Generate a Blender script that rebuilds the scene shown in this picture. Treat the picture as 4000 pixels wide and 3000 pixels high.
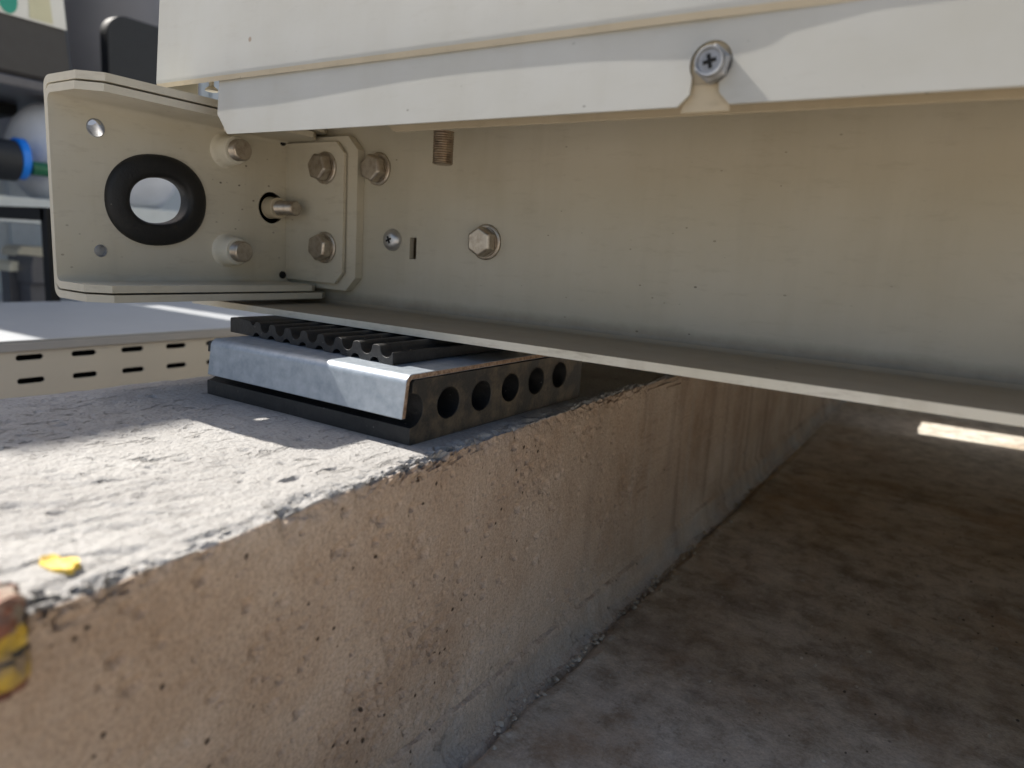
import bpy, bmesh, math, random
from math import radians, sin, cos, pi, atan2, sqrt
from mathutils import Vector, Matrix, noise

for o in list(bpy.data.objects):
    bpy.data.objects.remove(o, do_unlink=True)
S = bpy.context.scene
COL = S.collection

# ------------------------------------------------------------------ camera
RW = ((0.835943803999132, 0.14980511465591195, -0.5279738480061202),
      (0.5453665556572721, -0.11907010113917782, 0.8296973128709224),
      (0.06142700160340094, -0.981519606853391, -0.18123461268858312))
cam_d = bpy.data.cameras.new('camera')
cam = bpy.data.objects.new('camera', cam_d)
COL.objects.link(cam)
M = Matrix.Identity(4)
for r in range(3):
    M[r][0] = RW[r][0]
    M[r][1] = -RW[r][1]
    M[r][2] = -RW[r][2]
M.translation = Vector((0, 0, 0.0997))
cam.matrix_world = M
cam_d.sensor_width = 36
cam_d.lens = 24.617
cam_d.clip_start = 0.01
cam_d.clip_end = 400
cam_d.dof.use_dof = True
cam_d.dof.focus_distance = 0.43
cam_d.dof.aperture_fstop = 7.5
S.camera = cam

# ------------------------------------------------------------------ sun, sky
SUN = Vector((-1.0, -0.042, 1.05))                 # towards the sun
el = atan2(SUN.z, sqrt(SUN.x ** 2 + SUN.y ** 2))
w = bpy.data.worlds.new('World')
S.world = w
w.use_nodes = True
nt = w.node_tree
sky = nt.nodes.new('ShaderNodeTexSky')
sky.sky_type = 'NISHITA'
sky.sun_disc = False
sky.sun_elevation = el
sky.sun_rotation = atan2(SUN.x, SUN.y)
sky.air_density = 1.0
sky.dust_density = 3.0
sky.ozone_density = 1.0
bg = nt.nodes['Background']
bg.inputs['Strength'].default_value = 0.100
nt.links.new(sky.outputs[0], bg.inputs[0])
sd = bpy.data.lights.new('sun', 'SUN')
sd.energy = 4.9
sd.angle = radians(0.53)
sd.color = (1.0, 0.95, 0.87)
sun = bpy.data.objects.new('sun', sd)
sun.rotation_euler = SUN.to_track_quat('Z', 'Y').to_euler()
sun.location = (-2, -1, 4)
COL.objects.link(sun)
S.view_settings.view_transform = 'Standard'
S.view_settings.look = 'None'
S.view_settings.exposure = 0.75
S.view_settings.gamma = 1.0
S.cycles.max_bounces = 10
S.cycles.diffuse_bounces = 6
S.cycles.caustics_reflective = False
S.cycles.use_denoising = True

# ------------------------------------------------------------------ materials
def new_mat(name):
    m = bpy.data.materials.new(name)
    m.use_nodes = True
    b = m.node_tree.nodes['Principled BSDF']
    return m, m.node_tree, b

def N(t, kind, **kw):
    n = t.nodes.new(kind)
    for k, v in kw.items():
        if k in n.inputs.keys():
            n.inputs[k].default_value = v
        else:
            setattr(n, k, v)
    return n

def noise_n(t, vec, scale, detail=4.0, rough=0.55, dist=0.0):
    n = t.nodes.new('ShaderNodeTexNoise')
    n.inputs['Scale'].default_value = scale
    n.inputs['Detail'].default_value = detail
    n.inputs['Roughness'].default_value = rough
    n.inputs['Distortion'].default_value = dist
    t.links.new(vec, n.inputs['Vector'])
    return n.outputs['Fac']

def ramp(t, fac, stops):
    r = t.nodes.new('ShaderNodeValToRGB')
    els = r.color_ramp.elements
    while len(els) < len(stops):
        els.new(0.5)
    for e, (p, c) in zip(els, stops):
        e.position = p
        e.color = (*c, 1) if len(c) == 3 else c
    t.links.new(fac, r.inputs[0])
    return r.outputs[0]

def mixc(t, fac, a, b, mode='MIX'):
    n = t.nodes.new('ShaderNodeMix')
    n.data_type = 'RGBA'
    n.blend_type = mode
    if hasattr(fac, 'is_linked'):
        t.links.new(fac, n.inputs[0])
    else:
        n.inputs[0].default_value = fac
    for i, v in ((6, a), (7, b)):
        if hasattr(v, 'is_linked'):
            t.links.new(v, n.inputs[i])
        else:
            n.inputs[i].default_value = (*v, 1)
    return n.outputs[2]

def math_n(t, op, a, b=None, c=None):
    n = t.nodes.new('ShaderNodeMath')
    n.operation = op
    for i, v in enumerate((a, b, c)):
        if v is None:
            continue
        if hasattr(v, 'is_linked'):
            t.links.new(v, n.inputs[i])
        else:
            n.inputs[i].default_value = v
    return n.outputs[0]

def coords(t, scale=(1, 1, 1), loc=(0, 0, 0)):
    g = t.nodes.new('ShaderNodeNewGeometry')
    mp = t.nodes.new('ShaderNodeMapping')
    mp.inputs['Scale'].default_value = scale
    mp.inputs['Location'].default_value = loc
    t.links.new(g.outputs['Position'], mp.inputs['Vector'])
    return mp.outputs[0]

def pits(t, vec, scale, rmin, rmax, keep):
    """mask 0..1 of small round pits of random size"""
    v = t.nodes.new('ShaderNodeTexVoronoi')
    v.inputs['Scale'].default_value = scale
    v.inputs['Randomness'].default_value = 1.0
    t.links.new(vec, v.inputs['Vector'])
    sep = t.nodes.new('ShaderNodeSeparateColor')
    t.links.new(v.outputs['Color'], sep.inputs[0])
    rr = t.nodes.new('ShaderNodeMapRange')
    rr.inputs[1].default_value = keep
    rr.inputs[2].default_value = 1.0
    rr.inputs[3].default_value = rmin
    rr.inputs[4].default_value = rmax
    t.links.new(sep.outputs[0], rr.inputs[0])
    on = math_n(t, 'GREATER_THAN', sep.outputs[0], keep)
    rad = math_n(t, 'MULTIPLY', rr.outputs[0], on)
    d = math_n(t, 'SUBTRACT', rad, v.outputs['Distance'])
    d = math_n(t, 'MULTIPLY', d, 1.0 / (0.35 * rmax))
    cl = t.nodes.new('ShaderNodeClamp')
    t.links.new(d, cl.inputs[0])
    return cl.outputs[0]

def bump(t, b, h, strength, dist, prev=None):
    n = t.nodes.new('ShaderNodeBump')
    n.inputs['Strength'].default_value = strength
    n.inputs['Distance'].default_value = dist
    t.links.new(h, n.inputs['Height'])
    if prev is not None:
        t.links.new(prev, n.inputs['Normal'])
    t.links.new(n.outputs[0], b.inputs['Normal'])
    return n.outputs[0]

def paint(name, col, rough=0.42, specks=True, dirt=0.35):
    m, t, b = new_mat(name)
    p = coords(t)
    big = noise_n(t, p, 9, 5, 0.6)
    c = mixc(t, ramp(t, big, [(0.35, (0, 0, 0)), (0.75, (1, 1, 1))]), col,
             tuple(x * y for x, y in zip(col, (0.87, 0.85, 0.79))))
    if specks:
        s1 = pits(t, coords(t, (1, 1, 1.6)), 120, 0.03, 0.14, 0.70)
        cl_ = ramp(t, noise_n(t, coords(t, (1, 1, 1), (5, 1, 2)), 14, 4), [(0.42, (0.05, 0.05, 0.05)), (0.62, (0.9, 0.9, 0.9))])
        c = mixc(t, math_n(t, 'MULTIPLY', s1, cl_), c, (0.07, 0.055, 0.04))
        s2 = pits(t, coords(t, (1, 1, 1), (3.1, 1.7, .4)), 40, 0.02, 0.08, 0.86)
        c = mixc(t, math_n(t, 'MULTIPLY', s2, 0.6), c, (0.22, 0.11, 0.04))
        dr = noise_n(t, coords(t, (30, 30, 3.2), (2, 6, 1)), 1.6, 4, 0.6)
        c = mixc(t, math_n(t, 'MULTIPLY', ramp(t, dr, [(0.52, (0, 0, 0)), (0.72, (1, 1, 1))]), dirt * 0.45), c, (0.28, 0.235, 0.165))
        sm = noise_n(t, coords(t, (14, 14, 60)), 3.0, 6, 0.7)
        c = mixc(t, math_n(t, 'MULTIPLY', ramp(t, sm, [(0.55, (0, 0, 0)), (0.8, (1, 1, 1))]), dirt), c, (0.25, 0.2, 0.14))
    t.links.new(c, b.inputs['Base Color'])
    rg = noise_n(t, p, 60, 3)
    t.links.new(math_n(t, 'MULTIPLY_ADD', rg, 0.25, rough - 0.1), b.inputs['Roughness'])
    fine = noise_n(t, p, 430, 2, 0.5)
    bump(t, b, fine, 0.05, 0.0004)
    b.inputs['Specular IOR Level'].default_value = 0.4
    return m

M_PAINT = paint('cream_paint', (0.58, 0.545, 0.455))
M_PANEL = paint('panel_paint', (0.485, 0.485, 0.455), 0.45, True, 0.14)
M_RAIL = paint('rail_paint', (0.495, 0.465, 0.385), 0.42, True, 0.28)
M_LIP = paint('lip_paint', (0.68, 0.65, 0.555), 0.45, True, 0.55)  # paler, for the light the open rail lip catches; sleeves share it
M_RAIL_SHADE = paint('shaded_rail_paint', (0.33, 0.285, 0.215), 0.6, True, 0.5)  # darker brown rail paint, carrying the shade under the skirt
M_HEM = paint('tan_hem_paint', (0.52, 0.45, 0.33), 0.55, True, 0.5)  # tan base colour for hem, base pan and one sleeve

def foot_band(m, z0, z1, col, amt):
    t = m.node_tree
    b = t.nodes['Principled BSDF']
    src = b.inputs['Base Color'].links[0].from_socket
    p = coords(t)
    sx = t.nodes.new('ShaderNodeSeparateXYZ'); t.links.new(p, sx.inputs[0])
    mr = t.nodes.new('ShaderNodeMapRange')
    mr.inputs[1].default_value = z1
    mr.inputs[2].default_value = z0
    t.links.new(math_n(t, 'ADD', sx.outputs[2], math_n(t, 'MULTIPLY', math_n(t, 'SUBTRACT', noise_n(t, p, 30, 5, 0.7), 0.5), 0.010)), mr.inputs[0])
    c = mixc(t, math_n(t, 'MULTIPLY', mr.outputs[0], amt), src, col)
    t.links.new(c, b.inputs['Base Color'])
foot_band(M_RAIL, 0.0545, 0.0640, (0.13, 0.10, 0.065), 0.7)  # rail paint browner towards the bend at its foot

def galvanised():
    m, t, b = new_mat('galvanised_steel')
    p = coords(t)
    sp = noise_n(t, p, 160, 3, 0.6)
    st = noise_n(t, coords(t, (8, 8, 420)), 1.6, 3, 0.5)
    c = ramp(t, sp, [(0.3, (0.29, 0.335, 0.385)), (0.7, (0.42, 0.465, 0.515))])  # blue tint put in for the sky's reflection
    c = mixc(t, ramp(t, st, [(0.62, (0, 0, 0)), (0.72, (0.5, 0.5, 0.5))]), c, (0.36, 0.39, 0.42))
    spot = pits(t, p, 60, 0.02, 0.07, 0.9)
    c = mixc(t, math_n(t, 'MULTIPLY', spot, 0.6), c, (0.2, 0.2, 0.2))
    t.links.new(c, b.inputs['Base Color'])
    b.inputs['Metallic'].default_value = 0.45
    b.inputs['Roughness'].default_value = 0.42
    bump(t, b, noise_n(t, p, 500, 3), 0.12, 0.0004)
    return m
M_GALV = galvanised()

def rusty_edge():
    m, t, b = new_mat('cut_steel_edge')
    p = coords(t)
    c = ramp(t, noise_n(t, p, 420, 5, 0.7), [(0.3, (0.10, 0.06, 0.035)), (0.5, (0.26, 0.17, 0.11)), (0.72, (0.42, 0.33, 0.25))])
    t.links.new(c, b.inputs['Base Color'])
    b.inputs['Roughness'].default_value = 0.75
    bump(t, b, noise_n(t, p, 700, 4, 0.7), 0.5, 0.0006)
    return m
M_EDGE = rusty_edge()

def metal(name, col, rough, spots=(0.2, 0.13, 0.08), amount=0.5, met=0.85):
    m, t, b = new_mat(name)
    p = coords(t)
    n = noise_n(t, p, 220, 5, 0.65)
    c = mixc(t, math_n(t, 'MULTIPLY', ramp(t, n, [(0.42, (0, 0, 0)), (0.68, (1, 1, 1))]), amount), col, spots)
    t.links.new(c, b.inputs['Base Color'])
    b.inputs['Metallic'].default_value = met
    t.links.new(math_n(t, 'MULTIPLY_ADD', noise_n(t, p, 300, 3), 0.3, rough - 0.15), b.inputs['Roughness'])
    bump(t, b, noise_n(t, p, 1200, 3), 0.15, 0.0003)
    return m
M_BOLT = metal('dull_bolt_steel', (0.50, 0.45, 0.38), 0.38)
M_ZINC = metal('zinc_screw', (0.55, 0.56, 0.58), 0.38, (0.3, 0.28, 0.26), 0.4)
M_DULL = metal('dull_zinc', (0.36, 0.37, 0.385), 0.5, (0.2, 0.19, 0.18), 0.6, 0.7)
M_STUD = metal('brown_stud_steel', (0.42, 0.34, 0.25), 0.4, (0.16, 0.1, 0.06), 0.6)

def rubber(name, base, dust, dust_amt, sc=60):
    m, t, b = new_mat(name)
    p = coords(t)
    n = noise_n(t, p, sc, 6, 0.7)
    c = mixc(t, math_n(t, 'MULTIPLY', ramp(t, n, [(0.45, (0, 0, 0)), (0.75, (1, 1, 1))]), dust_amt), base, dust)
    sp = pits(t, p, 420, 0.05, 0.22, 0.86)
    c = mixc(t, math_n(t, 'MULTIPLY', sp, 0.55), c, (0.32, 0.30, 0.27))
    t.links.new(c, b.inputs['Base Color'])
    b.inputs['Roughness'].default_value = 0.52
    b.inputs['Specular IOR Level'].default_value = 0.45
    h = noise_n(t, p, 420, 5, 0.7)
    bump(t, b, h, 0.5, 0.0009)
    return m
M_RUB = rubber('black_rubber', (0.012, 0.0125, 0.0135), (0.08, 0.078, 0.075), 0.35)
M_RUBD = rubber('dusty_rubber', (0.026, 0.024, 0.021), (0.20, 0.15, 0.09), 0.75, 55)
M_GROM = rubber('grommet_rubber', (0.008, 0.008, 0.008), (0.03, 0.027, 0.022), 0.3)

def flat(name, col, rough=0.6, met=0.0, var=0.25, sc=40):
    m, t, b = new_mat(name)
    p = coords(t)
    n = noise_n(t, p, sc, 4)
    c = mixc(t, n, tuple(x * (1 - var) for x in col), tuple(min(1, x * (1 + var)) for x in col))
    t.links.new(c, b.inputs['Base Color'])
    b.inputs['Roughness'].default_value = rough
    b.inputs['Metallic'].default_value = met
    return m
M_BLACK = flat('black_hole', (0.006, 0.006, 0.006), 0.9)
M_CHAR = flat('charcoal_plastic', (0.032, 0.031, 0.034), 0.42)
M_GREYD = flat('dark_grey_metal', (0.10, 0.10, 0.115), 0.4)
M_TANKD = flat('grey_tank_steel', (0.19, 0.19, 0.21), 0.45, var=0.2, sc=6)
M_NAVY = flat('blue_black_plastic', (0.014, 0.017, 0.022), 0.6)
M_WHITE = flat('white_label', (0.74, 0.74, 0.70), 0.5, var=0.04)
M_YLAB = flat('pale_yellow_print', (0.60, 0.58, 0.40), 0.5, var=0.08)
M_GREEN = flat('green_print', (0.01, 0.30, 0.22), 0.4, var=0.05)
M_BLUE = flat('blue_plastic', (0.01, 0.22, 0.85), 0.35, var=0.1)
M_DGREEN = flat('dark_green_plastic', (0.01, 0.13, 0.06), 0.45)
M_TANK = flat('grey_tank', (0.60, 0.635, 0.70), 0.3, var=0.18, sc=14)
M_BEAM = flat('grey_beam', (0.58, 0.62, 0.63), 0.45, var=0.12)
M_YEL = flat('yellow_paint', (0.85, 0.60, 0.04), 0.55, var=0.35, sc=250)
M_RED = flat('faded_red_paint', (0.20, 0.075, 0.045), 0.7, var=0.45, sc=220)
def worn(m, under, lo, hi, sc):
    t = m.node_tree
    b = t.nodes['Principled BSDF']
    src = b.inputs['Base Color'].links[0].from_socket
    n = noise_n(t, coords(t), sc, 5, 0.65)
    c = mixc(t, ramp(t, n, [(lo, (0, 0, 0)), (hi, (1, 1, 1))]), src, under)
    t.links.new(c, b.inputs['Base Color'])
M_BAND = flat('worn_yellow_band', (0.50, 0.33, 0.04), 0.65, var=0.35, sc=250)
worn(M_BAND, (0.26, 0.19, 0.12), 0.46, 0.62, 120)
worn(M_RED, (0.24, 0.19, 0.14), 0.45, 0.58, 130)
M_PALE = flat('pale_plastic', (0.78, 0.74, 0.62), 0.5, var=0.1)
M_TRAY = flat('tray_lid_steel', (0.33, 0.345, 0.365), 0.5, 0.1, 0.10, 12)
M_TRAYS = flat('tray_side_paint', (0.50, 0.49, 0.445), 0.6, 0.0, 0.10, 12)

def concrete_top():
    """one material for the plinth: pale trowelled top, warmer form-faced sides"""
    m, t, b = new_mat('plinth_concrete')
    g = t.nodes.new('ShaderNodeNewGeometry')
    at = t.nodes.new('ShaderNodeAttribute')
    at.attribute_name = 'side'
    p = coords(t)
    # top
    n1 = noise_n(t, p, 14, 6, 0.6)
    top = ramp(t, n1, [(0.3, (0.315, 0.305, 0.295)), (0.7, (0.43, 0.42, 0.405))])
    n2 = noise_n(t, p, 380, 4, 0.7)
    top = mixc(t, ramp(t, n2, [(0.48, (0, 0, 0)), (0.72, (0.75, 0.75, 0.75))]), top, (0.22, 0.21, 0.20))
    streak = noise_n(t, coords(t, (26, 9, 20), (0, 0, 0)), 5.0, 5, 0.65, 0.6)
    crev = ramp(t, streak, [(0.585, (0, 0, 0)), (0.64, (1, 1, 1))])
    top = mixc(t, math_n(t, 'MULTIPLY', crev, 0.35), top, (0.17, 0.16, 0.15))
    # side
    n3 = noise_n(t, p, 11, 6, 0.62)
    side = ramp(t, n3, [(0.3, (0.36, 0.25, 0.17)), (0.5, (0.49, 0.37, 0.275)), (0.68, (0.59, 0.48, 0.385))])
    n4 = noise_n(t, coords(t, (3, 26, 1.6)), 2.2, 4, 0.55)
    sx = t.nodes.new('ShaderNodeSeparateXYZ')
    t.links.new(p, sx.inputs[0])
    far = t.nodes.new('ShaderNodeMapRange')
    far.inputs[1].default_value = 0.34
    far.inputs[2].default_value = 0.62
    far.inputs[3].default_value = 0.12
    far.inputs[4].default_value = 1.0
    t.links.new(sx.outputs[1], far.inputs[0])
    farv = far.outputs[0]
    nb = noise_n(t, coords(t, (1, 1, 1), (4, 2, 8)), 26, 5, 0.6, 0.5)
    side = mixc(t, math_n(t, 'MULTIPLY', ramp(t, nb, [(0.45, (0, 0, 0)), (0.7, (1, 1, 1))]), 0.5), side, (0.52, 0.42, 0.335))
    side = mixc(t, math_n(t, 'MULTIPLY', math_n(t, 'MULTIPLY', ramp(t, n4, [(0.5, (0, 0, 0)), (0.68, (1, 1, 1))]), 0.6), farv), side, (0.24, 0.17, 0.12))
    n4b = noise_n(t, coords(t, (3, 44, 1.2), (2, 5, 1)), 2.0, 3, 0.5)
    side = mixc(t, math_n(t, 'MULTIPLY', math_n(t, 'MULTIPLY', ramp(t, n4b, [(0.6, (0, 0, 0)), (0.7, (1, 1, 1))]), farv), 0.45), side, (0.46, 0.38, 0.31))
    grit = noise_n(t, p, 620, 3, 0.7)
    side = mixc(t, 1.0, side, ramp(t, grit, [(0.3, (0.72, 0.71, 0.70)), (0.5, (1, 1, 1)), (0.7, (1.22, 1.22, 1.22))]), 'MULTIPLY')
    n5 = noise_n(t, p, 300, 5, 0.7)
    side = mixc(t, ramp(t, n5, [(0.45, (0, 0, 0)), (0.8, (0.5, 0.5, 0.5))]), side, (0.46, 0.37, 0.29))
    warp = t.nodes.new('ShaderNodeVectorMath'); warp.operation = 'ADD'
    nz = t.nodes.new('ShaderNodeTexNoise'); nz.inputs['Scale'].default_value = 160
    sc = t.nodes.new('ShaderNodeVectorMath'); sc.operation = 'SCALE'; sc.inputs['Scale'].default_value = 0.0022
    t.links.new(p, nz.inputs['Vector']); t.links.new(nz.outputs['Color'], sc.inputs[0])
    t.links.new(p, warp.inputs[0]); t.links.new(sc.outputs[0], warp.inputs[1])
    pw = warp.outputs[0]
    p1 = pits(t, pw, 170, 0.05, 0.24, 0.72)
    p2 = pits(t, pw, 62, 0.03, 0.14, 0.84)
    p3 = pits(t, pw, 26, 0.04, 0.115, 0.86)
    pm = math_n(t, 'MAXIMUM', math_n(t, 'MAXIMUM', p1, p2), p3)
    side = mixc(t, math_n(t, 'MULTIPLY', pm, 0.9), side, (0.055, 0.035, 0.022))  # near-black pits: the shade inside them is put into the colour
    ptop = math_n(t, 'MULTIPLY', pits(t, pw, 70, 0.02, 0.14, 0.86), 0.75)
    top = mixc(t, ptop, top, (0.13, 0.125, 0.115))  # top pits carry their shade in the colour too
    lowm = ramp(t, noise_n(t, coords(t, (1, 1, 1), (1.3, .2, 0)), 9, 3), [(0.42, (0.15, 0.15, 0.15)), (0.6, (1, 1, 1))])
    crev = math_n(t, 'MULTIPLY', math_n(t, 'MULTIPLY', crev, lowm), math_n(t, 'SUBTRACT', 1.0, at.outputs['Fac']))
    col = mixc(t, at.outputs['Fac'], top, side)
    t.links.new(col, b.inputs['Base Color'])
    b.inputs['Roughness'].default_value = 0.85
    b.inputs['Specular IOR Level'].default_value = 0.25
    h1 = noise_n(t, p, 420, 4, 0.6)
    h2 = noise_n(t, p, 60, 5, 0.6)
    pr = bump(t, b, h1, 0.75, 0.0016)
    pr = bump(t, b, h2, 0.5, 0.004, pr)
    hp = math_n(t, 'MULTIPLY', math_n(t, 'MAXIMUM', pm, ptop), -1.0)
    pr = bump(t, b, hp, 0.9, 0.0016, pr)
    pr = bump(t, b, math_n(t, 'MULTIPLY', crev, -1.0), 0.8, 0.003, pr)
    vg = t.nodes.new('ShaderNodeTexVoronoi'); vg.inputs['Scale'].default_value = 420
    t.links.new(pw, vg.inputs['Vector'])
    bump(t, b, vg.outputs['Distance'], 0.35, 0.0006, pr)
    return m
M_CONC = concrete_top()

def floor_mat():
    m, t, b = new_mat('floor_concrete')
    p = coords(t)
    n1 = noise_n(t, p, 5.0, 7, 0.62, 0.4)
    c = ramp(t, n1, [(0.3, (0.27, 0.20, 0.125)), (0.48, (0.43, 0.35, 0.255)), (0.7, (0.57, 0.50, 0.41))])
    n2 = noise_n(t, coords(t, (1, 1, 1), (7, 3, 0)), 13, 7, 0.68)
    c = mixc(t, ramp(t, n2, [(0.52, (0, 0, 0)), (0.70, (0.6, 0.6, 0.6))]), c, (0.14, 0.09, 0.052))
    # greyer, lighter cement towards the open front of the unit
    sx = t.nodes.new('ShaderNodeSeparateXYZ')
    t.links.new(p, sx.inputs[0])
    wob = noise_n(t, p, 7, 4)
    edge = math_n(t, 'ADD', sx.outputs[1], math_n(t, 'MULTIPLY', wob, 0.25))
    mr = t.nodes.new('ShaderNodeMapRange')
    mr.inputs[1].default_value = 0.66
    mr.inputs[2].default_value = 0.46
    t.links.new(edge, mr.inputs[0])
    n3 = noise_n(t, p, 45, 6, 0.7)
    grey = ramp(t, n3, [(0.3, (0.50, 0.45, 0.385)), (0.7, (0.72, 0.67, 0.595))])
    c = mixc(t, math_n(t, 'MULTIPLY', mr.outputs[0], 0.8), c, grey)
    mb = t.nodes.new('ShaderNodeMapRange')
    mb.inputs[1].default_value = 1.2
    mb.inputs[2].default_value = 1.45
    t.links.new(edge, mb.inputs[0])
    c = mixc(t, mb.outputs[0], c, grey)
    gr = noise_n(t, p, 520, 3, 0.7)
    c = mixc(t, 1.0, c, ramp(t, gr, [(0.3, (0.84, 0.83, 0.82)), (0.5, (1, 1, 1)), (0.7, (1.14, 1.14, 1.14))]), 'MULTIPLY')
    mo = noise_n(t, coords(t, (1, 1, 1), (2, 8, 0)), 38, 8, 0.75, 0.3)
    c = mixc(t, 1.0, c, ramp(t, mo, [(0.36, (0.62, 0.59, 0.55)), (0.5, (1, 1, 1)), (0.64, (1.22, 1.22, 1.22))]), 'MULTIPLY')
    rs = noise_n(t, coords(t, (1, 1, 1), (6, 1, 0)), 7.5, 6, 0.65)
    c = mixc(t, math_n(t, 'MULTIPLY', ramp(t, rs, [(0.52, (0, 0, 0)), (0.66, (0.6, 0.6, 0.6))]), 0.8), c, (0.36, 0.225, 0.115))
    scr = noise_n(t, coords(t, (34, 15, 1)), 3.0, 5, 0.7, 0.8)
    xr = t.nodes.new('ShaderNodeMapRange')
    xr.inputs[1].default_value = -0.16
    xr.inputs[2].default_value = 0.02
    xr.inputs[3].default_value = 0.15
    t.links.new(math_n(t, 'ADD', sx.outputs[0], math_n(t, 'MULTIPLY', math_n(t, 'SUBTRACT', wob, 0.5), 0.25)), xr.inputs[0])
    c = mixc(t, math_n(t, 'MULTIPLY', ramp(t, scr, [(0.58, (0, 0, 0)), (0.70, (0.35, 0.35, 0.35))]), xr.outputs[0]), c, (0.09, 0.06, 0.038))
    fl = pits(t, coords(t, (1.7, 1, 1), (9, 4, 0)), 110, 0.05, 0.26, 0.82)
    c = mixc(t, math_n(t, 'MULTIPLY', fl, xr.outputs[0]), c, (0.06, 0.042, 0.028))
    n4 = noise_n(t, p, 300, 4, 0.7)
    c = mixc(t, ramp(t, n4, [(0.5, (0, 0, 0)), (0.8, (0.35, 0.35, 0.35))]), c, (0.44, 0.40, 0.36))
    spk = pits(t, p, 60, 0.03, 0.16, 0.86)
    n5 = noise_n(t, p, 8, 4)
    spk = math_n(t, 'MULTIPLY', spk, ramp(t, n5, [(0.45, (0, 0, 0)), (0.6, (0.85, 0.85, 0.85))]))
    c = mixc(t, spk, c, (0.05, 0.035, 0.025))
    t.links.new(c, b.inputs['Base Color'])
    b.inputs['Roughness'].default_value = 0.82
    b.inputs['Specular IOR Level'].default_value = 0.3
    pr = bump(t, b, noise_n(t, p, 380, 4, 0.6), 0.45, 0.0010)
    bump(t, b, noise_n(t, p, 30, 5, 0.6), 0.5, 0.006, pr)
    return m
M_FLOOR = floor_mat()

def yard_mat():
    m, t, b = new_mat('yard_concrete')
    p = coords(t)
    n1 = noise_n(t, p, 3, 6, 0.6)
    c = ramp(t, n1, [(0.3, (0.42, 0.41, 0.40)), (0.7, (0.55, 0.535, 0.52))])
    t.links.new(c, b.inputs['Base Color'])
    b.inputs['Roughness'].default_value = 0.85
    bump(t, b, noise_n(t, p, 120, 5), 0.4, 0.002)
    return m

# ------------------------------------------------------------------ mesh helpers
def finish(name, bm, mat, parent=None, smooth=None, bevel=0.0, loc=None, segs=2, recalc=True):
    if recalc:
        bmesh.ops.recalc_face_normals(bm, faces=bm.faces)
    me = bpy.data.meshes.new(name)
    bm.to_mesh(me)
    bm.free()
    if mat is not None:
        for mm in (mat if isinstance(mat, (list, tuple)) else [mat]):
            me.materials.append(mm)
    if smooth is not None:
        me.polygons.foreach_set('use_smooth', [True] * len(me.polygons))
        me.set_sharp_from_angle(angle=radians(smooth))
    o = bpy.data.objects.new(name, me)
    COL.objects.link(o)
    if loc is not None:
        o.location = loc
    if parent is not None:
        set_parent(o, parent)
    if bevel:
        md = o.modifiers.new('bevel', 'BEVEL')
        md.width = bevel
        md.segments = segs
        md.limit_method = 'ANGLE'
        md.angle_limit = radians(40)
        md.harden_normals = False
    return o

WORLD = {}
def wm(o):
    l = Matrix.Translation(o.location) @ o.rotation_euler.to_matrix().to_4x4()
    if o.parent:
        return wm(o.parent) @ o.matrix_parent_inverse @ l
    return l

def set_parent(o, p):
    o.parent = p
    o.matrix_parent_inverse = wm(p).inverted()

def tag(o, label=None, cat=None, group=None, kind=None):
    for k, v in (('label', label), ('category', cat), ('group', group), ('kind', kind)):
        if v:
            o[k] = v
    return o

def thing(name, loc, label, cat, group=None):
    o = bpy.data.objects.new(name, None)
    o.empty_display_size = 0.02
    o.location = loc
    COL.objects.link(o)
    return tag(o, label, cat, group)

def box(bm, x0, x1, y0, y1, z0, z1):
    vs = [bm.verts.new((x, y, z)) for z in (z0, z1) for y in (y0, y1) for x in (x0, x1)]
    for f in ((0, 1, 3, 2), (4, 6, 7, 5), (0, 4, 5, 1), (2, 3, 7, 6), (0, 2, 6, 4), (1, 5, 7, 3)):
        bm.faces.new([vs[i] for i in f])

AX = {'x': lambda a, b, d: (d, a, b), 'y': lambda a, b, d: (a, d, b), 'z': lambda a, b, d: (a, b, d)}

def prism(bm, outline, holes, axis, d0, d1, concave=False):
    """2-D outline with holes, extruded along an axis; x:(y,z) y:(x,z) z:(x,y)"""
    f = AX[axis]
    loops = [outline] + list(holes)
    tops = []
    for d in (d0, d1):
        edges, rings = [], []
        for lp in loops:
            vs = [bm.verts.new(f(a, b, d)) for a, b in lp]
            rings.append(vs)
            for i in range(len(vs)):
                edges.append(bm.edges.new((vs[i], vs[(i + 1) % len(vs)])))
        if len(loops) == 1 and not concave:
            bm.faces.new(rings[0])
        else:
            bmesh.ops.triangle_fill(bm, edges=edges, use_beauty=True, use_dissolve=False)
        tops.append(rings)
    for r0, r1 in zip(*tops):
        n = len(r0)
        for i in range(n):
            j = (i + 1) % n
            bm.faces.new((r0[i], r0[j], r1[j], r1[i]))

def ell(cx, cy, rx, ry, n=40, rot=0.0):
    c, s = cos(rot), sin(rot)
    out = []
    for i in range(n):
        a = 2 * pi * i / n
        x, y = rx * cos(a), ry * sin(a)
        out.append((cx + c * x - s * y, cy + s * x + c * y))
    return out

def lathe(bm, prof, axis, center, n=32, sx=1.0, sy=1.0, cap=True):
    """prof = [(radius, depth)] turned about an axis through center"""
    f = AX[axis]
    rings = []
    for r, d in prof:
        ring = []
        for i in range(n):
            a = 2 * pi * i / n
            q = f(r * sx * cos(a), r * sy * sin(a), d)
            ring.append(bm.verts.new((center[0] + q[0], center[1] + q[1], center[2] + q[2])))
        rings.append(ring)
    for a, b in zip(rings, rings[1:]):
        for i in range(n):
            j = (i + 1) % n
            bm.faces.new((a[i], a[j], b[j], b[i]))
    if cap:
        bm.faces.new(rings[0])
        bm.faces.new(rings[-1])
    return rings

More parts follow.
